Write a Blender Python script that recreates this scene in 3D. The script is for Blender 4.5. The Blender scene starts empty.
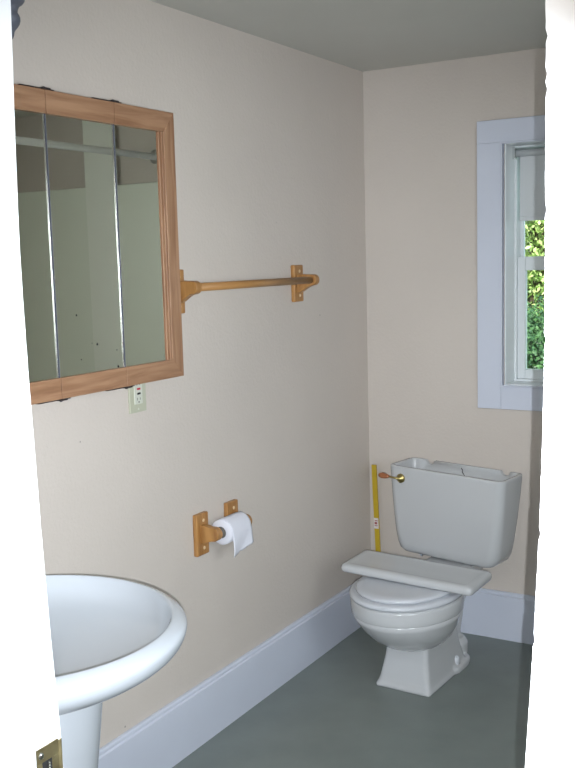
import bpy, bmesh, math, random
from mathutils import Vector, Matrix, noise
random.seed(7)
PI = math.pi
sc = bpy.context.scene
col = sc.collection

# ------------------------------------------------------------------ helpers
def V(*a): return Vector(a)
def link(name, bm, mat, parent=None, smooth=False, mats=None, bevel=0, seg=2, subsurf=0, angle=40):
    me = bpy.data.meshes.new(name)
    bmesh.ops.recalc_face_normals(bm, faces=bm.faces[:])
    bm.to_mesh(me); bm.free()
    o = bpy.data.objects.new(name, me); col.objects.link(o)
    for m in (mats or [mat]): me.materials.append(m)
    if parent: o.parent = parent
    if smooth:
        for p in me.polygons: p.use_smooth = True
    if bevel:
        b = o.modifiers.new('bevel', 'BEVEL'); b.width = bevel; b.segments = seg
        b.limit_method = 'ANGLE'; b.angle_limit = math.radians(35)
        for p in me.polygons: p.use_smooth = True
        try: b.harden_normals = True
        except Exception: pass
    if subsurf:
        s = o.modifiers.new('sub', 'SUBSURF'); s.levels = subsurf; s.render_levels = subsurf
    return o
def empty(name, loc, rz=0):
    o = bpy.data.objects.new(name, None); col.objects.link(o)
    o.location = loc; o.rotation_euler = (0, 0, rz); o.empty_display_size = .05
    return o
def tag(o, label, cat, group=None, kind=None):
    o['label'] = label; o['category'] = cat
    if group: o['group'] = group
    if kind: o['kind'] = kind
    return o
def struct(o, label=None):
    o['kind'] = 'structure'
    if label: o['label'] = label
    return o
def box(bm, lo, hi, mi=0):
    x0, y0, z0 = lo; x1, y1, z1 = hi
    v = [bm.verts.new(c) for c in [(x0,y0,z0),(x1,y0,z0),(x1,y1,z0),(x0,y1,z0),(x0,y0,z1),(x1,y0,z1),(x1,y1,z1),(x0,y1,z1)]]
    for f in [(0,3,2,1),(4,5,6,7),(0,1,5,4),(1,2,6,5),(2,3,7,6),(3,0,4,7)]:
        fc = bm.faces.new([v[i] for i in f]); fc.material_index = mi
def tube(bm, a, b, r, n=20, r2=None, mi=0, caps=True):
    a = Vector(a); b = Vector(b); d = (b-a).normalized(); r2 = r if r2 is None else r2
    t = d.orthogonal().normalized(); s = d.cross(t)
    A = [bm.verts.new(a+(t*math.cos(2*PI*i/n)+s*math.sin(2*PI*i/n))*r) for i in range(n)]
    B = [bm.verts.new(b+(t*math.cos(2*PI*i/n)+s*math.sin(2*PI*i/n))*r2) for i in range(n)]
    for i in range(n):
        f = bm.faces.new([A[i], A[(i+1)%n], B[(i+1)%n], B[i]]); f.material_index = mi
    if caps:
        f = bm.faces.new(A[::-1]); f.material_index = mi
        f = bm.faces.new(B); f.material_index = mi
def loft(bm, rings, cap0=True, cap1=True, mi=0):
    R = [[bm.verts.new(p) for p in r] for r in rings]
    n = len(R[0])
    for a, b in zip(R, R[1:]):
        for i in range(n):
            f = bm.faces.new([a[i], a[(i+1)%n], b[(i+1)%n], b[i]]); f.material_index = mi
    if cap0: bm.faces.new(R[0][::-1]).material_index = mi
    if cap1: bm.faces.new(R[-1]).material_index = mi
    return R
def lathe(bm, prof, c=(0,0,0), n=32, axis='z', mi=0):
    rings = []
    for r, h in prof:
        ring = []
        for i in range(n):
            a = 2*PI*i/n; x, y = r*math.cos(a), r*math.sin(a)
            p = {'z': (x, y, h), 'x': (h, x, y), 'y': (x, h, y)}[axis]
            ring.append((p[0]+c[0], p[1]+c[1], p[2]+c[2]))
        rings.append(ring)
    loft(bm, rings, mi=mi)
def prism(bm, pts, axis, a, b, mi=0):
    """extrude a 2-D outline along axis from a to b; pts in the two other axes (in x,y,z order)"""
    def P(u, v, w): return {'x': (w, u, v), 'y': (u, w, v), 'z': (u, v, w)}[axis]
    A = [bm.verts.new(P(u, v, a)) for u, v in pts]; B = [bm.verts.new(P(u, v, b)) for u, v in pts]
    n = len(pts)
    for i in range(n):
        bm.faces.new([A[i], A[(i+1)%n], B[(i+1)%n], B[i]]).material_index = mi
    bm.faces.new(A[::-1]).material_index = mi; bm.faces.new(B).material_index = mi
def sup(t, w, lf, lb, n=2.0, m=None):
    c, s = math.cos(t), math.sin(t); e = 2.0/n
    l = lf if s >= 0 else lb
    return w*math.copysign(abs(c)**e, c), l*math.copysign(abs(s)**e, s)

# ------------------------------------------------------------------ materials
def mat(name, color, rough=.5, spec=.5, metal=0, bump=None, coat=0, var=None):
    m = bpy.data.materials.new(name); m.use_nodes = True
    nt = m.node_tree; b = nt.nodes['Principled BSDF']
    b.inputs['Base Color'].default_value = (*color, 1)
    b.inputs['Roughness'].default_value = rough
    b.inputs['Specular IOR Level'].default_value = spec
    b.inputs['Metallic'].default_value = metal
    b.inputs['Coat Weight'].default_value = coat
    tc = nt.nodes.new('ShaderNodeTexCoord')
    if bump:
        sc_, st, dist = bump
        n = nt.nodes.new('ShaderNodeTexNoise'); n.inputs['Scale'].default_value = sc_; n.inputs['Detail'].default_value = 5
        bp = nt.nodes.new('ShaderNodeBump'); bp.inputs['Strength'].default_value = st; bp.inputs['Distance'].default_value = dist
        nt.links.new(tc.outputs['Object'], n.inputs['Vector']); nt.links.new(n.outputs['Fac'], bp.inputs['Height'])
        nt.links.new(bp.outputs['Normal'], b.inputs['Normal'])
    if var:
        vs, amt = var
        n = nt.nodes.new('ShaderNodeTexNoise'); n.inputs['Scale'].default_value = vs; n.inputs['Detail'].default_value = 6
        r = nt.nodes.new('ShaderNodeMapRange'); r.inputs['From Min'].default_value = .3; r.inputs['From Max'].default_value = .7
        r.inputs['To Min'].default_value = 1-amt; r.inputs['To Max'].default_value = 1+amt
        mx = nt.nodes.new('ShaderNodeVectorMath'); mx.operation = 'SCALE'; mx.inputs[0].default_value = color
        nt.links.new(tc.outputs['Object'], n.inputs['Vector']); nt.links.new(n.outputs['Fac'], r.inputs['Value'])
        nt.links.new(r.outputs['Result'], mx.inputs['Scale']); nt.links.new(mx.outputs[0], b.inputs['Base Color'])
    return m
def wood(name, c1, c2, grain, rough=.42):
    m = bpy.data.materials.new(name); m.use_nodes = True
    nt = m.node_tree; b = nt.nodes['Principled BSDF']; b.inputs['Roughness'].default_value = rough
    tc = nt.nodes.new('ShaderNodeTexCoord'); mp = nt.nodes.new('ShaderNodeMapping'); mp.inputs['Scale'].default_value = grain
    n = nt.nodes.new('ShaderNodeTexNoise'); n.inputs['Scale'].default_value = 1; n.inputs['Detail'].default_value = 7; n.inputs['Distortion'].default_value = .6
    cr = nt.nodes.new('ShaderNodeValToRGB'); e = cr.color_ramp.elements
    e[0].position = .32; e[0].color = (*c1, 1); e[1].position = .66; e[1].color = (*c2, 1)
    nt.links.new(tc.outputs['Object'], mp.inputs['Vector']); nt.links.new(mp.outputs[0], n.inputs['Vector'])
    nt.links.new(n.outputs['Fac'], cr.inputs['Fac']); nt.links.new(cr.outputs[0], b.inputs['Base Color'])
    bp = nt.nodes.new('ShaderNodeBump'); bp.inputs['Strength'].default_value = .15; bp.inputs['Distance'].default_value = .001
    nt.links.new(n.outputs['Fac'], bp.inputs['Height']); nt.links.new(bp.outputs['Normal'], b.inputs['Normal'])
    return m

WALL = (.60, .545, .495)
def wall_material():
    m = mat('wall_paint', WALL, .55, .35)
    nt = m.node_tree; b = nt.nodes['Principled BSDF']; L = nt.links
    tc = nt.nodes.new('ShaderNodeTexCoord')
    # roller-stipple relief
    n1 = nt.nodes.new('ShaderNodeTexNoise'); n1.inputs['Scale'].default_value = 95; n1.inputs['Detail'].default_value = 3
    n2 = nt.nodes.new('ShaderNodeTexNoise'); n2.inputs['Scale'].default_value = 28; n2.inputs['Detail'].default_value = 4
    ad = nt.nodes.new('ShaderNodeMath'); ad.operation = 'ADD'
    bp = nt.nodes.new('ShaderNodeBump'); bp.inputs['Strength'].default_value = .3; bp.inputs['Distance'].default_value = .0035
    for n in (n1, n2): L.new(tc.outputs['Object'], n.inputs['Vector'])
    L.new(n1.outputs['Fac'], ad.inputs[0]); L.new(n2.outputs['Fac'], ad.inputs[1])
    L.new(ad.outputs[0], bp.inputs['Height']); L.new(bp.outputs['Normal'], b.inputs['Normal'])
    # soft wear patches and a few small dark pinholes
    n3 = nt.nodes.new('ShaderNodeTexNoise'); n3.inputs['Scale'].default_value = 2.2; n3.inputs['Detail'].default_value = 5
    r = nt.nodes.new('ShaderNodeMapRange'); r.inputs['From Min'].default_value = .3; r.inputs['From Max'].default_value = .7
    r.inputs['To Min'].default_value = .97; r.inputs['To Max'].default_value = 1.03
    L.new(tc.outputs['Object'], n3.inputs['Vector']); L.new(n3.outputs['Fac'], r.inputs['Value'])
    vo = nt.nodes.new('ShaderNodeTexVoronoi'); vo.inputs['Scale'].default_value = 5.5
    ls = nt.nodes.new('ShaderNodeMapRange'); ls.inputs['From Min'].default_value = .011; ls.inputs['From Max'].default_value = .02
    ls.inputs['To Min'].default_value = .45; ls.inputs['To Max'].default_value = 1
    L.new(tc.outputs['Object'], vo.inputs['Vector']); L.new(vo.outputs['Distance'], ls.inputs['Value'])
    mu = nt.nodes.new('ShaderNodeMath'); mu.operation = 'MULTIPLY'
    L.new(r.outputs[0], mu.inputs[0]); L.new(ls.outputs[0], mu.inputs[1])
    vm = nt.nodes.new('ShaderNodeVectorMath'); vm.operation = 'SCALE'; vm.inputs[0].default_value = WALL
    L.new(mu.outputs[0], vm.inputs['Scale']); L.new(vm.outputs[0], b.inputs['Base Color'])
    return m
M_wall = wall_material()
M_ceil = mat('ceiling_paint', (.60, .60, .56), .7, .3, bump=(40, .2, .002), var=(2, .03))
M_floor = mat('painted_floor', (.205, .235, .225), .42, .4, bump=(60, .1, .001), var=(7, .07))
M_trim = mat('white_trim_paint', (.60, .64, .74), .35, .5, bump=(25, .05, .001), var=(5, .02))
M_jamb = mat('white_door_paint', (.80, .82, .85), .38, .5, bump=(30, .12, .0015), var=(6, .02))
M_hall = mat('hall_wall_paint', (.62, .6, .58), .6, .3)
M_ceramic = mat('white_glazed_china', (.56, .60, .65), .09, .5, coat=.3)
M_toilet = mat('toilet_china', (.52, .535, .55), .12, .5, coat=.3)
M_seat = mat('white_seat_plastic', (.57, .595, .64), .2, .5)
M_raw = mat('unglazed_stained_china', (.33, .335, .31), .55, .3, var=(14, .18))
M_rim = mat('stained_tank_rim', (.50, .475, .42), .35, .4, var=(40, .18))
M_oakv = wood('oak_upright_grain', (.235, .118, .062), (.385, .222, .128), (60, 60, 5))
M_oakh = wood('oak_level_grain', (.235, .118, .062), (.385, .222, .128), (60, 5, 60))
M_oaka = wood('honey_oak', (.29, .132, .038), (.455, .235, .075), (70, 70, 9))
M_oakbar = wood('honey_oak_rail', (.34, .17, .055), (.44, .23, .078), (90, 4, 90))
M_plug = mat('pale_screw_plug', (.68, .5, .3), .4)
M_dark = mat('dark_bronze', (.035, .03, .035), .45, metal=.3)
M_chrome = mat('chrome', (.75, .78, .78), .12, metal=1)
M_brass = mat('worn_brass', (.52, .42, .17), .28, metal=1, var=(60, .25))
M_oldbrass = mat('aged_brass_plate', (.36, .31, .17), .35, metal=.85, var=(45, .3))
M_black = mat('black_hole', (.01, .01, .01), .8)
M_slate = mat('dark_iron', (.12, .13, .165), .5, metal=.2)
M_almond = mat('almond_plastic', (.47, .48, .37), .35)
M_ivory = mat('ivory_plastic', (.60, .62, .54), .3)
M_red = mat('red_button', (.5, .02, .05), .4)
M_paper = mat('tissue_paper', (.70, .71, .78), .9, .1, bump=(120, .3, .001))
M_card = mat('grey_cardboard', (.13, .12, .11), .9, .1)
M_yellow = mat('yellow_lacquered_wood', (.52, .36, .02), .35, var=(20, .06))
M_label = mat('label_white', (.75, .7, .68), .6)
M_labelink = mat('label_ink', (.35, .1, .1), .6)
M_copper = mat('amber_lever_grip', (.42, .16, .07), .3, metal=.3)
M_vinyl = mat('window_vinyl', (.74, .78, .80), .3)
M_shade = mat('roller_shade_cloth', (.62, .645, .66), .8, .1)
M_surround = mat('shower_panel', (.78, .81, .72), .3, .5)
M_seam = mat('shower_seam_panel', (.85, .865, .80), .35, .5)
M_rod = mat('white_rod', (.85, .87, .88), .3)
M_grass = mat('grass', (.06, .12, .03), .9, var=(4, .4))
M_bark = mat('bark', (.09, .06, .04), .9, bump=(30, .6, .02))
M_clapboard = mat('outer_wall_paint', (.6, .6, .58), .7)

def mirror_mat():
    m = bpy.data.materials.new('mirror_glass'); m.use_nodes = True; nt = m.node_tree
    b = nt.nodes['Principled BSDF']; b.inputs['Metallic'].default_value = 1; b.inputs['Roughness'].default_value = .015
    b.inputs['Base Color'].default_value = (.90, .93, .83, 1)
    return m
M_mirror = mirror_mat()
def glass_mat():
    m = bpy.data.materials.new('window_glass'); m.use_nodes = True; nt = m.node_tree; nt.nodes.clear()
    out = nt.nodes.new('ShaderNodeOutputMaterial'); t = nt.nodes.new('ShaderNodeBsdfTransparent'); g = nt.nodes.new('ShaderNodeBsdfGlossy')
    t.inputs['Color'].default_value = (.93, .97, .95, 1); g.inputs['Roughness'].default_value = .02
    fr = nt.nodes.new('ShaderNodeFresnel'); fr.inputs['IOR'].default_value = 1.45; mx = nt.nodes.new('ShaderNodeMixShader')
    nt.links.new(fr.outputs[0], mx.inputs[0]); nt.links.new(t.outputs[0], mx.inputs[1]); nt.links.new(g.outputs[0], mx.inputs[2])
    nt.links.new(mx.outputs[0], out.inputs['Surface'])
    return m
M_glass = glass_mat()
def leaf_mat(name, c1, c2):
    m = bpy.data.materials.new(name); m.use_nodes = True; nt = m.node_tree
    b = nt.nodes['Principled BSDF']; b.inputs['Roughness'].default_value = .5
    g = nt.nodes.new('ShaderNodeNewGeometry'); cr = nt.nodes.new('ShaderNodeValToRGB'); e = cr.color_ramp.elements
    e[0].color = (*c1, 1); e[1].color = (*c2, 1)
    nt.links.new(g.outputs['Random Per Island'], cr.inputs['Fac']); nt.links.new(cr.outputs[0], b.inputs['Base Color'])
    tr = nt.nodes.new('ShaderNodeBsdfTranslucent'); nt.links.new(cr.outputs[0], tr.inputs['Color'])
    mx = nt.nodes.new('ShaderNodeMixShader'); mx.inputs[0].default_value = .3
    nt.links.new(b.outputs[0], mx.inputs[1]); nt.links.new(tr.outputs[0], mx.inputs[2])
    nt.links.new(mx.outputs[0], nt.nodes['Material Output'].inputs['Surface'])
    return m
M_leaf1 = leaf_mat('tree_leaf', (.14, .28, .05), (.72, .85, .38))
M_leaf2 = leaf_mat('bush_leaf', (.02, .08, .04), (.10, .22, .08))

# ------------------------------------------------------------------ room shell
H = 2.13; XR = 2.2; YD = -2.67; YH = -2.79; YB = -4.35
WX0, WX1, WZ0, WZ1 = .555, 1.02, .962, 1.822      # window opening
DX0, DX1 = .892, 1.497                            # doorway
DH = 2.03
def mesh_box(name, lo, hi, m, parent=None, **k):
    bm = bmesh.new(); box(bm, lo, hi); return link(name, bm, m, parent, **k)
struct(mesh_box('floor', (-.12, YB-.1, -.1), (XR+.12, .16, 0), M_floor))
struct(mesh_box('ceiling', (-.12, YB-.1, H), (XR+.12, .16, H+.12), M_ceil))
struct(mesh_box('wall_left', (-.12, YB-.1, 0), (0, .16, H), M_wall))
bm = bmesh.new()
TB = .16
box(bm, (0, 0, 0), (WX0, TB, H)); box(bm, (WX1, 0, 0), (XR, TB, H))
box(bm, (WX0, 0, 0), (WX1, TB, WZ0)); box(bm, (WX0, 0, WZ1), (WX1, TB, H))
struct(link('wall_back', bm, M_wall))
# right wall with an opening added near the doorway end for fill light
RW = (-2.45, -1.75, .95, 1.85)
bm = bmesh.new()
box(bm, (XR, YB-.1, 0), (XR+.12, RW[0], H)); box(bm, (XR, RW[1], 0), (XR+.12, .16, H))
box(bm, (XR, RW[0], 0), (XR+.12, RW[1], RW[2])); box(bm, (XR, RW[0], RW[3]), (XR+.12, RW[1], H))
struct(link('wall_right', bm, M_wall))
# wall with the doorway
bm = bmesh.new()
box(bm, (0, YH, 0), (DX0-.02, YD, H)); box(bm, (DX0-.02, YH, DH), (DX1+.02, YD, H)); box(bm, (DX1+.02, YH, 0), (XR, YD, H))
struct(link('wall_front', bm, M_hall))
struct(mesh_box('wall_hall', (-.0, YB-.1, 0), (XR, YB, H), M_hall))

# door frame, left jamb (with stop and casings)
d1 = empty('door_1', (0, 0, 0)); struct(d1)
def lerp_tab(tab, z):
    for (a, va), (b, vb) in zip(tab, tab[1:]):
        if z <= b: return va+(vb-va)*max(0, (z-a)/(b-a))
    return tab[-1][1]
LTAB = [(0, -2.655), (.85, -2.665), (.91, -2.6675), (.984, -2.6725), (1.117, -2.678), (1.28, -2.6825), (1.38, -2.685), (1.465, -2.6855), (1.592, -2.6815), (1.717, -2.6765), (DH, -2.668)]
RTAB = [(0, 1.462), (.9, 1.479), (1.068, 1.4893), (1.15, 1.4945), (1.21, 1.4975), (1.28, 1.5003), (1.347, 1.5017), (1.404, 1.502), (1.535, 1.5018), (1.598, 1.5015), (DH, 1.499)]
zj = [i*DH/80 for i in range(81)]
def smooth_tab(tab, z): return sum(lerp_tab(tab, min(max(z+d, 0), DH)) for d in (-.05, -.025, 0, .025, .05))/5
bm = bmesh.new()
rings_ = [[(DX0-.02, YH, z), (DX0, YH, z), (DX0, smooth_tab(LTAB, z), z), (DX0-.02, smooth_tab(LTAB, z), z)] for z in zj]
loft(bm, rings_); link('jamb', bm, M_jamb, d1)
bm = bmesh.new(); box(bm, (DX0, YH+.01, 0), (DX0+.009, YD-.045, DH)); link('door_stop', bm, M_jamb, d1, bevel=.002)
bm = bmesh.new()
zz = [i*DH/420 for i in range(421)]
rnd = random.Random(3)
ed = [smooth_tab(RTAB, z)+(rnd.random()-.5)*.0004+(.0012 if rnd.random() < .05 else 0) for z in zz]
prism(bm, [(e, z) for e, z in zip(ed, zz)]+[(DX1+.05, DH), (DX1+.05, 0)], 'y', YH-.02, YD)
o = link('jamb', bm, M_jamb, d1, smooth=False)
bm = bmesh.new(); box(bm, (DX1+.03, YH-.024, 0), (DX1+.16, YH, DH+.09)); box(bm, (DX0-.11, YH-.02, DH), (DX1+.16, YH, DH+.09)); box(bm, (DX0-.11, YH-.02, 0), (DX0-.012, YH, DH))
link('casing', bm, M_jamb, d1, bevel=.002)
bm = bmesh.new(); box(bm, (DX0-.02, YH-.015, DH-.02), (DX1+.05, YD, DH)); link('head', bm, M_jamb, d1)

# strike plate on the left jamb
sp = empty('strike_plate', (DX0, -2.692, .861))
tag(sp, 'small worn brass strike plate screwed to the white door jamb at left', 'strike plate')
bm = bmesh.new(); 
box(bm, (0, -.019, .010), (.0018, .019, .028)); box(bm, (0, -.019, -.028), (.0018, .019, -.010))
box(bm, (0, -.019, -.010), (.0018, -.008, .010)); box(bm, (0, .008, -.010), (.0018, .019, .010))
# curved lip wrapping the jamb's room edge
lp = [(.0018, .019), (.0032, .0215), (.0026, .0235), (.0008, .0243), (-.001, .0243), (-.001, .0228), (.0006, .0225), (.001, .021), (0, .019)]
prism(bm, lp, 'z', -.024, .026)
link('plate', bm, M_oldbrass, sp, bevel=.0006)
bm = bmesh.new(); box(bm, (.0001, -.008, -.010), (.0009, .008, .010)); link('latch_hole', bm, M_black, sp)
for s in (1, -1):
    bm = bmesh.new(); lathe(bm, [(.0042, .0015), (.0042, .0026), (.003, .0036), (.0005, .004)], (0, -.010, s*.0195), 16, 'x')
    link('screw', bm, M_chrome, sp, smooth=True)
bm = bmesh.new()
for i in range(8):
    pass
pts = [(.0018+.006*math.sin(t*PI/7)*.6, .002-.001*t, .008-.0025*t) for t in range(8)]
for a, b in zip(pts, pts[1:]): tube(bm, a, b, .0014, 8)
link('latch_tongue', bm, M_chrome, sp, smooth=True)

# baseboards
def baseboard(name, pts_fn):
    bm = bmesh.new(); pts_fn(bm); return struct(link(name, bm, M_trim, bevel=.0015, seg=1))
prof = [(0, 0), (.018, 0), (.018, .168), (.013, .171), (.013, .178), (.009, .183), (0, .183)]
baseboard('baseboard_left', lambda bm: prism(bm, prof, 'y', YD, 0))
def bb(bm):
    # mirrored profile along x on the back wall
    P = [(-a, b) for a, b in prof]
    A = [bm.verts.new((.018, y, z)) for y, z in P]; B = [bm.verts.new((XR, y, z)) for y, z in P]
    n = len(P)
    for i in range(n): bm.faces.new([A[i], A[(i+1)%n], B[(i+1)%n], B[i]])
    bm.faces.new(A[::-1]); bm.faces.new(B)
baseboard('baseboard_back', bb)

# ------------------------------------------------------------------ window
w1 = empty('window_1', (0, 0, 0)); struct(w1, 'white double-hung window beside the toilet with a roller shade')
CX0, CX1, CZ0, CZ1 = .455, 1.12, .874, 1.903
bm = bmesh.new()
t = .02; a0, a1, b0, b1 = .543, 1.032, .957, 1.824
box(bm, (CX0, -t, CZ0), (a0, 0, b1)); box(bm, (a1, -t, CZ0), (CX1, 0, CZ1))
box(bm, (CX0, -t, b1), (a1, 0, CZ1)); box(bm, (a0, -t, CZ0), (a1, 0, b0))
link('casing', bm, M_trim, w1, bevel=.0015, seg=1)
bm = bmesh.new()     # inner bead round the opening
for lo, hi in [((a0, -.026, b0), (a0+.006, 0, b1)), ((a1-.006, -.026, b0), (a1, 0, b1)), ((a0, -.026, b1-.006), (a1, 0, b1)), ((a0, -.026, b0), (a1, 0, b0+.006))]: box(bm, lo, hi)
link('bead', bm, M_trim, w1, bevel=.002, seg=2)
bm = bmesh.new()     # lining boards of the reveal
for lo, hi in [((WX0, -.012, WZ0), (WX0+.005, .085, WZ1)), ((WX1-.005, -.012, WZ0), (WX1, .085, WZ1)), ((WX0+.005, -.012, WZ1-.005), (WX1-.005, .085, WZ1)), ((WX0+.005, -.012, WZ0), (WX1-.005, .085, WZ0+.005))]: box(bm, lo, hi)
link('reveal', bm, M_vinyl, w1)
def frame(bm, x0, x1, z0, z1, y0, y1, wl, wb, wt, wr=None):
    wr = wl if wr is None else wr
    box(bm, (x0, y0, z0), (x0+wl, y1, z1)); box(bm, (x1-wr, y0, z0), (x1, y1, z1))
    box(bm, (x0+wl, y0, z0), (x1-wr, y1, z0+wb)); box(bm, (x0+wl, y0, z1-wt), (x1-wr, y1, z1))
bm = bmesh.new(); frame(bm, WX0, WX1, WZ0, WZ1, .085, .155, .013, .012, .012)
link('window_frame', bm, M_vinyl, w1, bevel=.0015, seg=1)
ZM = 1.40
s1 = None
bm = bmesh.new(); frame(bm, WX0+.013, WX1-.013, WZ0+.012, ZM+.022, .095, .122, .029, .035, .05)
s1 = link('sash', bm, M_vinyl, w1, bevel=.002, seg=1)
bm = bmesh.new(); box(bm, (.58, .107, .98), (.99, .110, 1.40)); link('pane', bm, M_glass, s1)
bm = bmesh.new(); frame(bm, WX0+.013, WX1-.013, ZM-.02, WZ1-.012, .125, .150, .012, .04, .035)
s2 = link('sash', bm, M_vinyl, w1, bevel=.002, seg=1)
bm = bmesh.new(); box(bm, (.575, .137, 1.40), (.995, .140, 1.79)); link('pane', bm, M_glass, s2)

sh = empty('roller_shade', (.785, .07, 1.79))
tag(sh, 'white roller shade pulled partway down inside the window', 'window shade')
bm = bmesh.new(); tube(bm, (-.212, 0, 0), (.212, 0, 0), .013, 24); link('roller', bm, M_shade, sh, smooth=True, angle=30)
bm = bmesh.new(); box(bm, (-.205, .0125, -.223), (.205, .0137, 0)); link('shade_cloth', bm, M_shade, sh)
bm = bmesh.new(); box(bm, (-.205, .009, -.240), (.205, .017, -.223)); link('hem_bar', bm, M_shade, sh, bevel=.002)
for s in (-1, 1):
    bm = bmesh.new(); box(bm, (s*.222-.008, -.012, -.02), (s*.222+.008, .012, .022)); link('bracket', bm, M_chrome, sh, bevel=.002)

# made-up unseen window in the right wall, added to let in fill light
w2 = empty('fill_window', (0, 0, 0)); struct(w2)
bm = bmesh.new()
y0, y1, z0, z1 = RW
for lo, hi in [((XR-.02, y0-.09, z0-.09), (XR, y0, z1+.09)), ((XR-.02, y1, z0-.09), (XR, y1+.09, z1+.09)), ((XR-.02, y0, z1), (XR, y1, z1+.09)), ((XR-.02, y0, z0-.09), (XR, y1, z0))]: box(bm, lo, hi)
link('casing', bm, M_trim, w2)
bm = bmesh.new()
for lo, hi in [((XR+.05, y0, z0), (XR+.09, y0+.04, z1)), ((XR+.05, y1-.04, z0), (XR+.09, y1, z1)), ((XR+.05, y0, z0), (XR+.09, y1, z0+.04)), ((XR+.05, y0, z1-.04), (XR+.09, y1, z1)), ((XR+.05, y0, 1.38), (XR+.09, y1, 1.42))]: box(bm, lo, hi)
link('sash', bm, M_vinyl, w2)

# shower surround on the back wall, seen in the mirror
ss = empty('shower_surround', (1.16, 0, 0))
tag(ss, 'pale shower wall panels on the far wall, seen in the cabinet mirror', 'shower panels')
bm = bmesh.new(); box(bm, (0, -.018, .186), (XR-1.162, -.0005, 1.782)); link('wall_panel', bm, M_surround, ss, bevel=.003)
bm = bmesh.new(); box(bm, (.255, -.022, .186), (.44, -.018, 2.12)); link('seam_strip', bm, M_seam, ss, bevel=.003)
sr = empty('shower_rod', (1.2, -.9, 1.888))
tag(sr, 'white shower curtain rod seen as a level bar in the cabinet mirror', 'curtain rod')
bm = bmesh.new(); tube(bm, (0, -.62, 0), (0, .895, 0), .014, 20); link('rod', bm, M_rod, sr, smooth=True)
bm = bmesh.new(); tube(bm, (0, .880, 0), (0, .90, 0), .030, 24); link('flange', bm, M_chrome, sr)
bm = bmesh.new(); tube(bm, (0, -.62, 0), (0, -.61, 0), .022, 20); tube(bm, (0, -.615, 0), (0, -.615, H-1.888), .008, 12); link('hanger', bm, M_chrome, sr)

# ------------------------------------------------------------------ medicine cabinet
CF = .115                                   # plane of the door fronts
Y0, Y1 = -2.045, -1.352; ZB, ZT = 1.135, 1.819
cab = empty('medicine_cabinet', (0, (Y0+Y1)/2, ZB))
tag(cab, 'oak-framed three-panel mirrored medicine cabinet on the left wall above the sink', 'cabinet')
cy = (Y0+Y1)/2
def cb(lo, hi): return (lo[0], lo[1]-cy, lo[2]-ZB), (hi[0], hi[1]-cy, hi[2]-ZB)
bm = bmesh.new(); box(bm, *cb((.0005, Y0+.012, ZB+.01), (CF-.02, Y1-.012, ZT-.01))); link('body', bm, M_oakv, cab, bevel=.002)
seams = [Y0, -1.818, -1.588, Y1]
MZ0, MZ1 = 1.183, 1.768
for i in range(3):
    ya, yb = seams[i]+.0012, seams[i+1]-.0012
    d = empty('door', (0, 0, 0)); d.parent = cab
    for za, zb in ((ZB, MZ0), (MZ1, ZT)):
        st = .046
        top_ = za > 1.5
        ia = ya+(st if i == 0 else 0); ib = yb-(st if i == 2 else 0)
        q_ = [(ya, zb if top_ else za), (yb, zb if top_ else za), (ib, za if top_ else zb), (ia, za if top_ else zb)]
        bm = bmesh.new(); prism(bm, [(a-cy, b-ZB) for a, b in q_], 'x', CF-.02, CF); link('rail', bm, M_oakh, d, bevel=.0008, seg=2)
    ma, mb = ya, yb
    if i == 2:
        bm = bmesh.new(); prism(bm, [(a-cy, b-ZB) for a, b in [(yb, ZB), (yb, ZT), (yb-st, MZ1), (yb-st, MZ0)]], 'x', CF-.02, CF); link('stile', bm, M_oakv, d, bevel=.002)
        bm = bmesh.new()
        for k in range(3):
            q = yb-st-.0075*(k+1); box(bm, *cb((CF-.02, q, MZ0-.002), (CF-.002-.004*k, q+.0065, MZ1+.002)))
        link('bead', bm, M_oakv, d, bevel=.002); mb = yb-st-.0225
    if i == 0:
        bm = bmesh.new(); prism(bm, [(a-cy, b-ZB) for a, b in [(ya, ZB), (ya, ZT), (ya+st, MZ1), (ya+st, MZ0)]], 'x', CF-.02, CF); link('stile', bm, M_oakv, d, bevel=.002)
        ma = ya+st
    bm = bmesh.new(); box(bm, *cb((CF-.013, ma, MZ0), (CF-.008, mb, MZ1)))
    if i == 1:          # worn black specks in the silvering
        for yy, zz2, rr in [(-1.748, 1.321, .0024), (-1.682, 1.248, .0029), (-1.740, 1.217, .0014), (-1.612, 1.228, .0015), (-1.61, 1.1875, .003), (-1.70, 1.252, .001)]:
            a = [((CF-.0078), yy-cy+rr*math.cos(2*PI*j/10), zz2-ZB+rr*1.1*math.sin(2*PI*j/10)) for j in range(10)]
            f = bm.faces.new([bm.verts.new(q) for q in a]); f.material_index = 1
    link('mirror', bm, M_mirror, d, mats=[M_mirror, M_black])
    if i < 2:           # polished edge strips either side of the seam
        bm = bmesh.new(); box(bm, *cb((CF-.013, yb-.0022, MZ0), (CF-.006, yb, MZ1))); link('edge_strip', bm, M_chrome, d, bevel=.0008)
    if i > 0:
        bm = bmesh.new(); box(bm, *cb((CF-.013, ya, MZ0), (CF-.005, ya+.0018, MZ1))); link('edge_strip', bm, M_slate, d, bevel=.0005)
def hinge(y, top):
    z = (ZT+.0005) if top else (ZB-.0005); s = 1 if top else -1
    bm = bmesh.new()
    box(bm, *cb((CF-.05, y-.075, min(z, z+s*.0015)), (CF+.001, y+.028, max(z, z+s*.0015))))
    box(bm, *cb((CF-.012, y-.012, min(z, z+s*.003)), (CF+.006, y+.012, max(z, z+s*.003))))
    lathe(bm, [(.004, 0), (.004, s*.004), (.0025, s*.006)], (CF-.004, y-cy, z-ZB), 12)
    link('hinge', bm, M_dark, cab, bevel=.0008)
for y in seams[1:3]:
    hinge(y, True); hinge(y, False)

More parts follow.
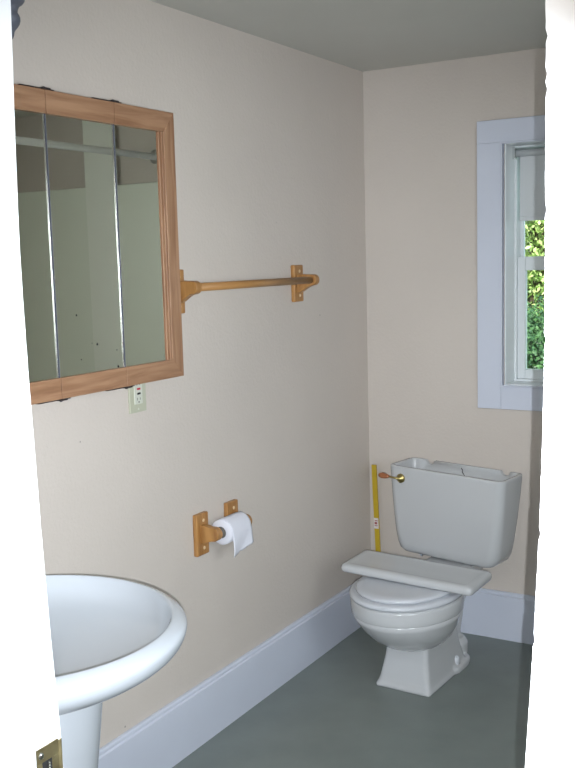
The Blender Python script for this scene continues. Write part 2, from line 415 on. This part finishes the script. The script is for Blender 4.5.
# ------------------------------------------------------------------ outlet
ou = empty('wall_outlet', (0, -1.417, 1.096))
tag(ou, 'almond ground-fault wall outlet just under the medicine cabinet', 'outlet')
bm = bmesh.new(); box(bm, (0, -.035, -.057), (.006, .035, .057)); link('cover_plate', bm, M_almond, ou, bevel=.0025, seg=3)
bm = bmesh.new(); box(bm, (.004, -.0165, -.034), (.0085, .0165, .034)); link('receptacle', bm, M_ivory, ou, bevel=.0012)
bm = bmesh.new(); box(bm, (.008, -.006, .004), (.0100, .007, .0095)); link('reset_button', bm, M_red, ou, bevel=.0005)
bm = bmesh.new(); box(bm, (.008, -.006, -.0085), (.0100, .007, -.003)); link('test_button', bm, M_black, ou, bevel=.0005)
for z in (-.020, .020):
    bm = bmesh.new()
    box(bm, (.0083, -.0065, z-.004), (.0088, -.0050, z+.004)); box(bm, (.0083, .0050, z-.003), (.0088, .0065, z+.003))
    lathe(bm, [(.0022, .0083), (.0022, .0089)], (0, 0, z-.0085 if z < 0 else z+.0095), 12, 'x')
    link('slots', bm, M_black, ou)
for z in (-.0475, .0475):
    bm = bmesh.new(); lathe(bm, [(.0028, .005), (.0028, .0066), (.001, .0072)], (0, 0, z), 12, 'x'); link('screw', bm, M_ivory, ou, smooth=True)

# ------------------------------------------------------------------ oak brackets
def bracket(par, y, plate_hh, plate_hw, tip, r, wall_lo, wall_hi, th, dy=0, reach=.088):
    """plate on the wall and an arm standing off it; tip = height of arm end, all local to par"""
    bm = bmesh.new(); box(bm, (.0005, y-plate_hw, -plate_hh), (.016, y+plate_hw, plate_hh)); link('mounting_plate', bm, M_oaka, par, bevel=.0035, seg=3)
    pts = [(.014, tip+wall_hi)]
    pts += [(.03, tip+(wall_hi+r)/2+.001), (reach*.6, tip+r)]
    cx = reach-r
    for k in range(0, 13):
        a = PI/2-k*PI/12; pts.append((cx+r*math.cos(a), tip+r*math.sin(a)))
    for k in range(1, 7):
        q = k/6; x = cx-(cx-.014)*q; z = -r+(wall_lo+r)*(q*q*(3-2*q)); pts.append((x, tip+z))
    bm = bmesh.new(); prism(bm, pts, 'y', y+dy-th/2, y+dy+th/2); link('arm', bm, M_oaka, par, bevel=.003, seg=3)
    for z in (-plate_hh*.66, plate_hh*.66):
        bm = bmesh.new(); lathe(bm, [(.0055, .015), (.0055, .0165), (.004, .0180), (.001, .0185)], (0, y+.004, z), 16, 'x'); link('screw_plug', bm, M_plug, par, smooth=True)
tr = empty('towel_rail', (0, -.888, 1.354))
tag(tr, 'honey oak towel rail on the left wall, right of the mirrored cabinet', 'towel rail')
bracket(tr, -.343, .062, .030, .011, .0185, -.045, .019, .026, reach=.089)
bracket(tr, .337, .062, .030, .011, .0185, -.043, .019, .026, reach=.089)
bm = bmesh.new(); tube(bm, (.067, -.340, .011), (.067, .330, .011), .0115, 20); link('bar', bm, M_oakbar, tr, smooth=True)

tp = empty('toilet_paper_holder', (0, -1.078, .637))
tag(tp, 'honey oak toilet paper holder screwed to the left wall', 'toilet paper holder')
bracket(tp, -.081, .063, .030, .005, .0205, -.032, .025, .024, reach=.079)
bracket(tp, .081, .063, .030, .005, .0205, -.032, .025, .024, reach=.079)
bm = bmesh.new(); tube(bm, (.062, -.070, .005), (.062, .070, .005), .0151, 24); link('roller', bm, M_card, tp, smooth=True)

# the roll of paper: hollow, with a loose hanging end
ro = empty('toilet_paper_roll', (.062, -1.080, .6411))
tag(ro, 'white toilet paper roll with a loose sheet hanging from the oak holder', 'toilet paper')
R0, R1, hw = .0175, .038, .053
N = 48
bm = bmesh.new()
def circ(r, y): return [(r*math.cos(2*PI*i/N), y, r*math.sin(2*PI*i/N)) for i in range(N)]
rings = [circ(R0, -hw), circ(R1-.003, -hw), circ(R1, -hw+.003), circ(R1, hw-.003), circ(R1-.003, hw), circ(R0, hw)]
R = loft(bm, rings+[circ(R0, -hw)], False, False)
link('roll', bm, M_paper, ro, smooth=True)
bm = bmesh.new(); rings = [circ(R0, -hw), circ(R0, hw), circ(R0-.0015, hw), circ(R0-.0015, -hw), circ(R0, -hw)]; loft(bm, rings, False, False); link('core', bm, M_card, ro, smooth=True)
bm = bmesh.new()
nu, nv = 16, 22
g = []
rr = random.Random(5)
jag = [rr.uniform(-.003, .003) for _ in range(nu+1)]
for j in range(nv+1):
    row = []
    for i in range(nu+1):
        y = -hw+.004+(2*hw-.006)*i/nu
        s = j/nv
        tot = .134-.020*(i/nu)+jag[i]*.8
        d = s*tot
        arc = (R1+.0012)*PI/2
        if d < arc:
            a = PI/2-d/(R1+.0012); x = (R1+.0012)*math.cos(a); z = (R1+.0012)*math.sin(a)
        else:
            x = R1+.0012+.004*math.sin((d-arc)*40+i*.35)*(d-arc)/.06+.003*(i/nu); z = -(d-arc)
        row.append(bm.verts.new((x, y, z)))
    g.append(row)
for j in range(nv):
    for i in range(nu): bm.faces.new([g[j][i], g[j][i+1], g[j+1][i+1], g[j+1][i]])
o = link('loose_sheet', bm, M_paper, ro, smooth=True)
so = o.modifiers.new('s', 'SOLIDIFY'); so.thickness = .0008; so.offset = 1

# ------------------------------------------------------------------ pedestal sink
SX, SY, SZ = .32, -2.185, .764
sk = empty('pedestal_sink', (SX, SY, 0))
tag(sk, 'white oval pedestal sink at lower left under the mirrored cabinet', 'sink')
n = 72
def ring(w, l, z, dx=0, dy=0, e=2.0, minx=None):
    out = []
    for i in range(n):
        t_ = 2*PI*i/n
        c, s = math.cos(t_), math.sin(t_)
        x = dx+w*math.copysign(abs(c)**(2/e), c); y = dy+l*math.copysign(abs(s)**(2/e), s)
        if minx is not None: x = max(x, minx)
        out.append((x, y, z))
    return out
mx = -SX+.003
bm = bmesh.new()
rings = [
    ring(.10, .10, SZ-.145, -.03, .02, 2.2),
    ring(.145, .145, SZ-.128, -.025, .018, 2.1),
    ring(.180, .185, SZ-.108, -.015, .012, 2, mx),
    ring(.222, .228, SZ-.094, 0, .008, 2, mx),
    ring(.262, .268, SZ-.078, .002, .006, 2, mx),
    ring(.291, .300, SZ-.060, .003, .005, 2, mx),
    ring(.307, .314, SZ-.043, .003, .005, 2, mx),
    ring(.312, .318, SZ-.025, .003, .005, 2, mx),
    ring(.312, .3175, SZ-.019, .003, .005, 2, mx),
    ring(.308, .310, SZ-.012, .003, .006, 2, mx+.001),
    ring(.301, .300, SZ-.006, .002, .008, 2, mx+.004),
    ring(.294, .290, SZ-.002, .001, .010, 2, mx+.012),
    ring(.2895, .282, SZ, .000, .0115, 2, mx+.020),
    ring(.287, .2785, SZ-.0005, .000, .012, 2, mx+.026),
    ring(.285, .276, SZ-.004, .000, .012, 2, mx+.030),
    ring(.283, .274, SZ-.010, .000, .012, 2, mx+.034),
    ring(.275, .266, SZ-.030, .002, .010),
    ring(.256, .247, SZ-.050, .005, .010),
    ring(.214, .205, SZ-.068, .008, .008),
    ring(.155, .150, SZ-.084, .010, .005),
    ring(.090, .088, SZ-.094, .010, .0),
    ring(.030, .030, SZ-.098, .010, .0),
]
loft(bm, rings)
link('basin', bm, M_ceramic, sk, smooth=True, subsurf=1)
bm = bmesh.new()
PX, PY = -.03, .025
lathe(bm, [(.026, SZ-.100), (.026, SZ-.0955), (.020, SZ-.094), (.004, SZ-.096)], (.01, 0, 0), 28); link('drain', bm, M_chrome, sk, smooth=True)
bm = bmesh.new()
prof_p = [(0.0, .205, .21), (.03, .200, .206), (.06, .195, .202), (.14, .182, .190), (.20, .168, .176), (.26, .152, .160), (.31, .136, .142), (.36, .127, .132), (.41, .128, .132), (.46, .134, .137), (.52, .141, .144), (.57, .146, .150), (.61, .150, .155), (.640, .153, .158), (.653, .135, .14)]
loft(bm, [ring(a, b, z, PX, PY, 2.3) for z, a, b in prof_p])
link('pedestal', bm, M_ceramic, sk, smooth=True, subsurf=1)
# faucet at the back ledge, hidden by the jamb in the photo's view
bm = bmesh.new()
fb = []
box(bm, (-.292, -.16, SZ-.004), (-.252, -.02, SZ+.012))
for yy in (-.14, -.04): lathe(bm, [(.018, SZ+.01), (.016, SZ+.03), (.02, SZ+.035), (.018, SZ+.05), (.004, SZ+.055)], (-.272, yy, 0), 20)
pp = [V(-.272, -.09, SZ+.01), V(-.268, -.09, SZ+.05), V(-.245, -.09, SZ+.075), V(-.205, -.09, SZ+.075), V(-.185, -.09, SZ+.055)]
for a, b in zip(pp, pp[1:]): tube(bm, a, b, .010, 14)
link('faucet', bm, M_chrome, sk, bevel=.001)

# ------------------------------------------------------------------ toilet (local: x right, -y forward)
TH = math.radians(-2.7)
to = empty('toilet', (.424, -.012, 0), TH)
tag(to, 'white two-piece toilet with an open lidless tank, in the corner by the window', 'toilet')
NT = 64
def egg(w, lf, lb, z, cf, cx=0, e=2.0, eb=None):
    out = []
    for i in range(NT):
        t_ = 2*PI*i/NT; c, s = math.cos(t_), math.sin(t_)
        ee = e if s >= 0 else (eb or e)
        l = lf if s >= 0 else lb
        out.append((cx+w*math.copysign(abs(c)**(2/ee), c), -(cf+l*math.copysign(abs(s)**(2/ee), s)), z))
    return out
BX = .004
# bowl shell
bm = bmesh.new()
R = [
 egg(.045, .05, .08, .140, .50, BX), egg(.080, .090, .11, .146, .505, BX), egg(.110, .125, .14, .163, .51, BX),
 egg(.136, .160, .165, .192, .52, BX), egg(.156, .188, .18, .227, .53, BX), egg(.1685, .205, .19, .260, .54, BX),
 egg(.1755, .2140, .192, .2788, .54, BX), egg(.1722, .2108, .190, .2808, .54, BX), egg(.1722, .2108, .190, .2834, .54, BX), egg(.1785, .2180, .195, .2846, .54, BX), egg(.1792, .2187, .196, .2862, .54, BX), egg(.180, .220, .198, .300, .54, BX),
 egg(.1805, .2215, .20, .324, .54, BX), egg(.179, .220, .20, .331, .54, BX), egg(.174, .215, .196, .334, .54, BX),
 egg(.139, .170, .150, .334, .54, BX), egg(.132, .159, .142, .326, .54, BX), egg(.118, .138, .13, .27, .54, BX), egg(.074, .085, .08, .20, .53, BX), egg(.021, .032, .03, .18, .52, BX)]
loft(bm, R)
link('bowl', bm, M_toilet, to, smooth=True)
# foot, column and rear deck: blended into one casting
def rect(x0, x1, f0, f1, z, r=.015, k=5):
    out = []
    for cx_, cf_, a0 in ((x1-r, f1-r, 0), (x0+r, f1-r, 90), (x0+r, f0+r, 180), (x1-r, f0+r, 270)):
        for j in range(k+1):
            a = math.radians(a0+90*j/k); out.append((cx_+r*math.cos(a), -(cf_+r*math.sin(a)), z))
    return out
bm = bmesh.new()
loft(bm, [rect(-.102, .101, .27, .588, .0), rect(-.102, .101, .27, .588, .010), rect(-.098, .097, .27, .583, .014), rect(-.093, .092, .27, .576, .03), rect(-.080, .080, .29, .560, .10), rect(-.072, .072, .31, .548, .19), rect(-.070, .070, .32, .53, .24)])
loft(bm, [rect(-.05, .05, .20, .36, .0, .03), rect(-.05, .05, .19, .36, .10, .03), rect(-.05, .05, .15, .38, .20, .03), rect(-.07, .07, .08, .40, .27, .03), rect(-.085, .085, .04, .42, .30, .03), rect(-.09, .09, .035, .44, .333, .03)])
for s in (-1, 1):
    x = s*.072
    loft(bm, [egg(.040, .06, .10, .0, .33, s*.070, 3), egg(.040, .06, .10, .018, .33, s*.070, 3), egg(.036, .056, .095, .025, .33, s*.070, 3)])
    loft(bm, [egg(.040, .05, .05, .0, .235, s*.040, 2.2), egg(.040, .05, .05, .060, .235, s*.040, 2.2), egg(.032, .04, .04, .080, .235, s*.034, 2.2)])
pd = link('pedestal_foot', bm, M_toilet, to, smooth=True)
rm = pd.modifiers.new('r', 'REMESH'); rm.mode = 'VOXEL'; rm.voxel_size = .0045; rm.use_smooth_shade = True
sm = pd.modifiers.new('s', 'SMOOTH'); sm.factor = .5; sm.iterations = 5
for s in (-1, 1):
    bm = bmesh.new(); lathe(bm, [(.0175, .020), (.0175, .040), (.0155, .049), (.009, .0545), (.001, .056)], (s*.083, -.342, 0), 24)
    link('bolt_cap', bm, M_seat, to, smooth=True)
# seat ring and closed cover
SXO = BX+.001
bm = bmesh.new()
loft(bm, [egg(0.1710, 0.2152, .20, .335, .542, SXO), egg(0.1792, 0.2247, .205, .338, .542, SXO), egg(0.1818, 0.2278, .205, .345, .542, SXO), egg(0.1792, 0.2247, .205, .352, .542, SXO), egg(0.1710, 0.2163, .2, .3545, .542, SXO), egg(0.1030, 0.1260, .12, .3545, .542, SXO)])
link('seat', bm, M_seat, to, smooth=True)
bm = bmesh.new()
loft(bm, [egg(0.1545, 0.1995, .20, .3555, .540, SXO), egg(0.1612, 0.2069, .205, .358, .540, SXO), egg(0.1617, 0.2079, .205, .365, .540, SXO), egg(0.1555, 0.2006, .2, .370, .540, SXO), egg(0.1339, 0.1733, .18, .3715, .540, SXO), egg(0.0618, 0.0840, .09, .372, .54, SXO)])
link('seat_cover', bm, M_seat, to, smooth=True)
for s in (-1, 1):
    bm = bmesh.new(); box(bm, (SXO+s*.07-.02, -.35, .333), (SXO+s*.07+.02, -.315, .366)); link('seat_hinge', bm, M_seat, to, bevel=.004)

# tank: open-topped tapered box, sitting slightly askew on the bowl
TM = Matrix.Translation((.403, -.128, .497)) @ Matrix.Rotation(math.radians(-8.3), 4, 'Z') @ Matrix.Rotation(.026, 4, 'Y') @ Matrix.Translation((0, 0, -.50))
ML = (Matrix.Translation((.424, -.012, 0)) @ Matrix.Rotation(TH, 4, 'Z')).inverted() @ TM
def trect(hx, hd, z, r): return rect(-hx, hx, -hd, hd, z, r, 6)
ZT0, ZT1 = .340, .665
bm = bmesh.new()
outer = [trect(0.1570, .056, ZT0, .03), trect(0.1830, .070, ZT0+.003, .035), trect(0.1990, .076, ZT0+.014, .04), trect(0.2100, .079, ZT0+.038, .042),
         trect(0.2160, .081, .42, .038), trect(0.2240, .083, .50, .035), trect(0.2300, .085, .58, .032), trect(0.2345, .087, ZT1-.012, .030), trect(0.2345, .087, ZT1-.003, .030), trect(0.2330, .0855, ZT1, .028)]
inner = [trect(0.2200, .073, ZT1, .020), trect(0.2185, .0715, ZT1-.003, .020), trect(0.2160, .070, ZT1-.05, .02), trect(0.1990, .066, ZT0+.06, .02), trect(0.1770, .06, ZT0+.025, .02)]
RR = loft(bm, outer+inner)
nO = len(outer)
inset = set(v for k in range(nO+1, nO+len(inner)) for v in RR[k]); top = set(RR[nO-1]) | set(RR[nO])
for f in bm.faces:
    f.material_index = 1 if any(v in inset for v in f.verts) else (2 if all(v in top for v in f.verts) else 0)
tank = link('tank', bm, M_toilet, None, smooth=True, mats=[M_toilet, M_raw, M_rim])
cut = bmesh.new()              # the two scooped notches in the back rim
for x in (-.146, .164): tube(cut, (x, .06, ZT1+.002), (x, .12, ZT1+.002), .0185, 24)
me = bpy.data.meshes.new('scoop'); bmesh.ops.recalc_face_normals(cut, faces=cut.faces[:]); cut.to_mesh(me); cut.free()
co = bpy.data.objects.new('scoop', me); col.objects.link(co)
bo = tank.modifiers.new('b', 'BOOLEAN'); bo.operation = 'DIFFERENCE'; bo.object = co; bo.solver = 'EXACT'
bpy.context.view_layer.update()
nm = bpy.data.meshes.new_from_object(tank.evaluated_get(bpy.context.evaluated_depsgraph_get()))
tank.modifiers.clear(); tank.data = nm; bpy.data.objects.remove(co)
tank.data.materials.clear()
for m in (M_toilet, M_raw, M_rim): tank.data.materials.append(m)
tank.parent = to; tank.matrix_local = ML
# a dark hairline mark on the inner back face
bm = bmesh.new()
pts = [V(-.012, .0692, .655), V(-.006, .0690, .646), V(-.008, .0688, .640), V(.001, .0686, .630), V(.004, .0684, .622)]
for a, b in zip(pts, pts[1:]): tube(bm, a, b, .0016, 6)
link('glaze_crack', bm, M_dark, tank, smooth=True)
fl = empty('flush_lever', (0, 0, 0)); fl.parent = to; fl.matrix_local = ML @ Matrix.Translation((-.176, -.0875, .622))
bm = bmesh.new(); lathe(bm, [(.0172, .001), (.0172, -.003), (.012, -.006), (.008, -.010), (.006, -.014), (.001, -.015)], (0, 0, 0), 28, 'y'); link('escutcheon', bm, M_brass, fl, smooth=True)
bm = bmesh.new(); tube(bm, (0, -.011, 0), (-.045, -.017, .003), .0045, 14, r2=.0035); link('lever_arm', bm, M_brass, fl, smooth=True)
bm = bmesh.new(); lathe(bm, [(.0035, -.040), (.007, -.046), (.0105, -.058), (.0115, -.070), (.009, -.080), (.003, -.086)], (0, -.0175, .004), 18, 'x'); link('lever_grip', bm, M_copper, fl, smooth=True)
for x, y in ((-.125, -.095), (.11, -.11)):
    bm = bmesh.new(); tube(bm, (x, y-.07, .332), (x, y-.07, .352), .0045, 12); lathe(bm, [(.008, .337), (.008, .3425)], (x, y-.07, 0), 6); link('tank_bolt', bm, M_chrome, to)
bm = bmesh.new(); box(bm, (-.09, -.165, .334), (.09, -.07, .3405)); link('gasket', bm, M_black, to, bevel=.003)

# tank lid lying across the seat
ld = empty('tank_lid', (.4146, -.519, .3775), math.radians(-3.2))
ld.rotation_euler = (math.radians(2.2), math.radians(1.0), math.radians(-3.2))
tag(ld, 'white china tank lid lying across the closed toilet seat', 'tank lid')
def lr(ix, z, r): return rect(-.239+ix, .239-ix, -.091+ix, .091-ix, z, r, 6)
bm = bmesh.new()
loft(bm, [lr(.010, .0, .012), lr(.003, .003, .016), lr(0, .009, .017), lr(0, .019, .017), lr(.003, .0245, .015), lr(.009, .0285, .012), lr(.022, .029, .016), lr(.029, .0275, .012), lr(.034, .0270, .010), lr(.07, .0270, .006)])
link('lid', bm, M_toilet, ld, smooth=True)

# ------------------------------------------------------------------ yellow stick in the corner
st = empty('yellow_stick', (.058, -.035, 0))
tag(st, 'thin yellow wooden stick leaning in the corner left of the toilet', 'stick')
bm = bmesh.new()
L_ = .626
def srect(z):
    x = -.028*(z/L_); y = .014*(z/L_)
    return [(x-.0105, y-.005, z), (x+.0105, y-.005, z), (x+.0105, y+.005, z), (x-.0105, y+.005, z)]
loft(bm, [srect(0), srect(L_*.5), srect(L_)]); link('stick', bm, M_yellow, st, bevel=.003, seg=3)
bm = bmesh.new()
zz_ = .372
def lrx(z): return -.028*(z/L_)
def lry(z): return .014*(z/L_)-.0056
A = [bm.verts.new((lrx(z)+sx*.0098, lry(z), z)) for sx, z in ((-1, zz_), (1, zz_), (1, zz_+.042), (-1, zz_+.042))]
bm.faces.new(A)
for k, (xa, xb, za, zb) in enumerate([(-.007, .006, .010, .013), (-.007, .004, .017, .026), (-.006, .007, .030, .033)]):
    B = [bm.verts.new((lrx(z)+x_, lry(z)-.0003, z)) for x_, z in ((xa, zz_+za), (xb, zz_+za), (xb, zz_+zb), (xa, zz_+zb))]
    bm.faces.new(B).material_index = 1
link('price_sticker', bm, M_label, st, mats=[M_label, M_labelink])

# ------------------------------------------------------------------ ceiling lamp with a turned drop finial (top left)
lm = empty('pendant_lamp', (.3, -2.102, H))
tag(lm, 'dark ornate pendant lamp hanging at the upper left, cut by the door jamb', 'lamp')
k = H
pf = [(.001, 1.846), (.006, 1.850), (.0095, 1.853), (.012, 1.858), (.0135, 1.865), (.015, 1.868), (.0195, 1.873), (.0235, 1.879), (.0255, 1.885), (.0252, 1.891), (.0235, 1.895), (.021, 1.899), (.0215, 1.904), (.0245, 1.911), (.031, 1.9155), (.0345, 1.920), (.037, 1.929), (.045, 1.937), (.060, 1.948), (.075, 1.965), (.082, 1.985), (.07, 2.01), (.03, 2.02)]
pf = [(a, b-k) for a, b in pf]
bm = bmesh.new(); lathe(bm, pf, (0, 0, 0), 40); link('finial_bowl', bm, M_slate, lm, smooth=True)
bm = bmesh.new(); tube(bm, (0, 0, 2.01-k), (0, 0, -.01), .008, 14); link('stem', bm, M_slate, lm, smooth=True)
bm = bmesh.new(); lathe(bm, [(.012, -.04), (.03, -.03), (.05, -.012), (.055, 0)], (0, 0, 0), 32); link('canopy', bm, M_slate, lm, smooth=True)

# ------------------------------------------------------------------ outdoors
g = mesh_box('ground', (-12, .16, -.4), (14, 16, -.3), M_grass); struct(g)
def leaves(bm, c, rad, count, size, rnd, shell=.55):
    c = Vector(c)
    for _ in range(count):
        d = Vector((rnd.gauss(0, 1), rnd.gauss(0, 1), rnd.gauss(0, 1))).normalized()
        r = shell+(1-shell)*rnd.random()
        p = c+Vector((d.x*rad[0], d.y*rad[1], d.z*rad[2]))*r
        nrm = (d+Vector((rnd.uniform(-1, 1), rnd.uniform(-1, 1), rnd.uniform(-1, 1)))).normalized()
        t_ = nrm.orthogonal().normalized(); t_.rotate(Matrix.Rotation(rnd.random()*6.28, 3, nrm)); s_ = nrm.cross(t_)
        L = size*rnd.uniform(.6, 1.3); W = L*.5
        q = [p-t_*L*.5, p+s_*W*.5, p+t_*L*.5, p-s_*W*.5]
        bm.faces.new([bm.verts.new(x) for x in q])
def plant(name, label, cat, c, rad, count, size, m, seed, trunk):
    e_ = empty(name, (c[0], c[1], -.3)); tag(e_, label, cat)
    rnd = random.Random(seed); bm = bmesh.new()
    cl = (0, 0, c[2]+.3)
    for k in range(16):
        a = Vector((rnd.uniform(-1, 1), rnd.uniform(-1, 1), rnd.uniform(-1, 1)))*.6
        cc = (cl[0]+a.x*rad[0], cl[1]+a.y*rad[1], cl[2]+a.z*rad[2])
        leaves(bm, cc, [q*.5 for q in rad], count//16, size, rnd, .5)
    link('foliage', bm, m, e_)
    bm = bmesh.new(); tube(bm, (0, 0, 0), (0, 0, cl[2]+rad[2]*.3), trunk, 12, r2=trunk*.5)
    for k in range(7):
        a = rnd.random()*6.28; z = cl[2]*.5+k*rad[2]*.12
        tube(bm, (0, 0, z), (rad[0]*.6*math.cos(a), rad[1]*.6*math.sin(a), z+rad[2]*.5), trunk*.35, 8, r2=trunk*.1)
    link('trunk', bm, M_bark, e_)
plant('leafy_tree', 'sunlit yellow-green tree seen through the upper window pane', 'tree', (-1.15, 6.2, 2.1), (1.9, 1.2, 2.0), 90000, .06, M_leaf1, 11, .13)
plant('garden_bush', 'dark green bush filling the lower window pane', 'bush', (-.3, 3.3, .42), (1.2, .7, .86), 48000, .04, M_leaf2, 12, .05)

# ------------------------------------------------------------------ lights
w = bpy.data.worlds.new('sky'); sc.world = w; w.use_nodes = True
bg = w.node_tree.nodes['Background']; bg.inputs['Color'].default_value = (.72, .86, 1.0, 1); bg.inputs['Strength'].default_value = 1.3
def light(kind, name, loc, energy, color, **k):
    l = bpy.data.lights.new(name, kind); l.energy = energy; l.color = color
    for a, b in k.items(): setattr(l, a, b)
    o = bpy.data.objects.new(name, l); col.objects.link(o); o.location = loc; return o
def aim(o, d): o.rotation_euler = Vector(d).to_track_quat('-Z', 'Y').to_euler()
su = light('SUN', 'sun', (0, 0, 8), 14.0, (1, .95, .82), angle=.01); aim(su, (-.25, .75, -.95))
# daylight through the back window; added fill through the made-up side one
a1_ = light('AREA', 'window_daylight', (.80, 1.0, 2.65), 45, (.82, .93, 1.0), shape='RECTANGLE', size=1.2, size_y=.9); aim(a1_, (0, -1, -1.2))
a2_ = light('AREA', 'side_fill_light', (XR+.30, -2.10, 1.5), 30, (.90, .96, 1.0), shape='RECTANGLE', size=.9, size_y=1.0); aim(a2_, (-.9, .8, .05))
# unseen fill light in the hallway behind the camera
a3_ = light('AREA', 'hall_fill', (1.1, -3.9, H-.02), 17, (1.0, .93, .85), shape='RECTANGLE', size=.5, size_y=.5); aim(a3_, (0, 0, -1))

# ------------------------------------------------------------------ camera and its flash
fo, cx, cyy, cz, yaw, pit, roll = (988.683, 1.6916, -3.4716, 1.4362, -.5354, .1255, -.0275)
f = Vector((math.sin(yaw)*math.cos(pit), math.cos(yaw)*math.cos(pit), -math.sin(pit)))
r = Vector((math.cos(yaw), -math.sin(yaw), 0)); u = r.cross(f)
r2 = r*math.cos(roll)+u*math.sin(roll); u2 = -r*math.sin(roll)+u*math.cos(roll)
M = Matrix((r2, u2, -f)).transposed().to_4x4(); M.translation = Vector((cx, cyy, cz))
cd = bpy.data.cameras.new('camera'); cam = bpy.data.objects.new('camera', cd); col.objects.link(cam)
cam.matrix_world = M
cd.sensor_fit = 'HORIZONTAL'; cd.sensor_width = 36; cd.lens = fo*36/575; cd.clip_start = .02; cd.clip_end = 100
sc.camera = cam
fp = Vector((cx, cyy, cz))+r2*.0090-u2*.026
fla = light('SPOT', 'camera_flash', fp, 270, (.90, .95, 1.0), shadow_soft_size=.0012, spot_size=math.radians(65), spot_blend=1.0)
aim(fla, f*1.0-u2*.06-r2*.05)

vs = sc.view_settings
sc.display_settings.display_device = 'sRGB'
vs.view_transform = 'Standard'; vs.look = 'None'; vs.gamma = 1; vs.exposure = 0; vs.use_curve_mapping = False
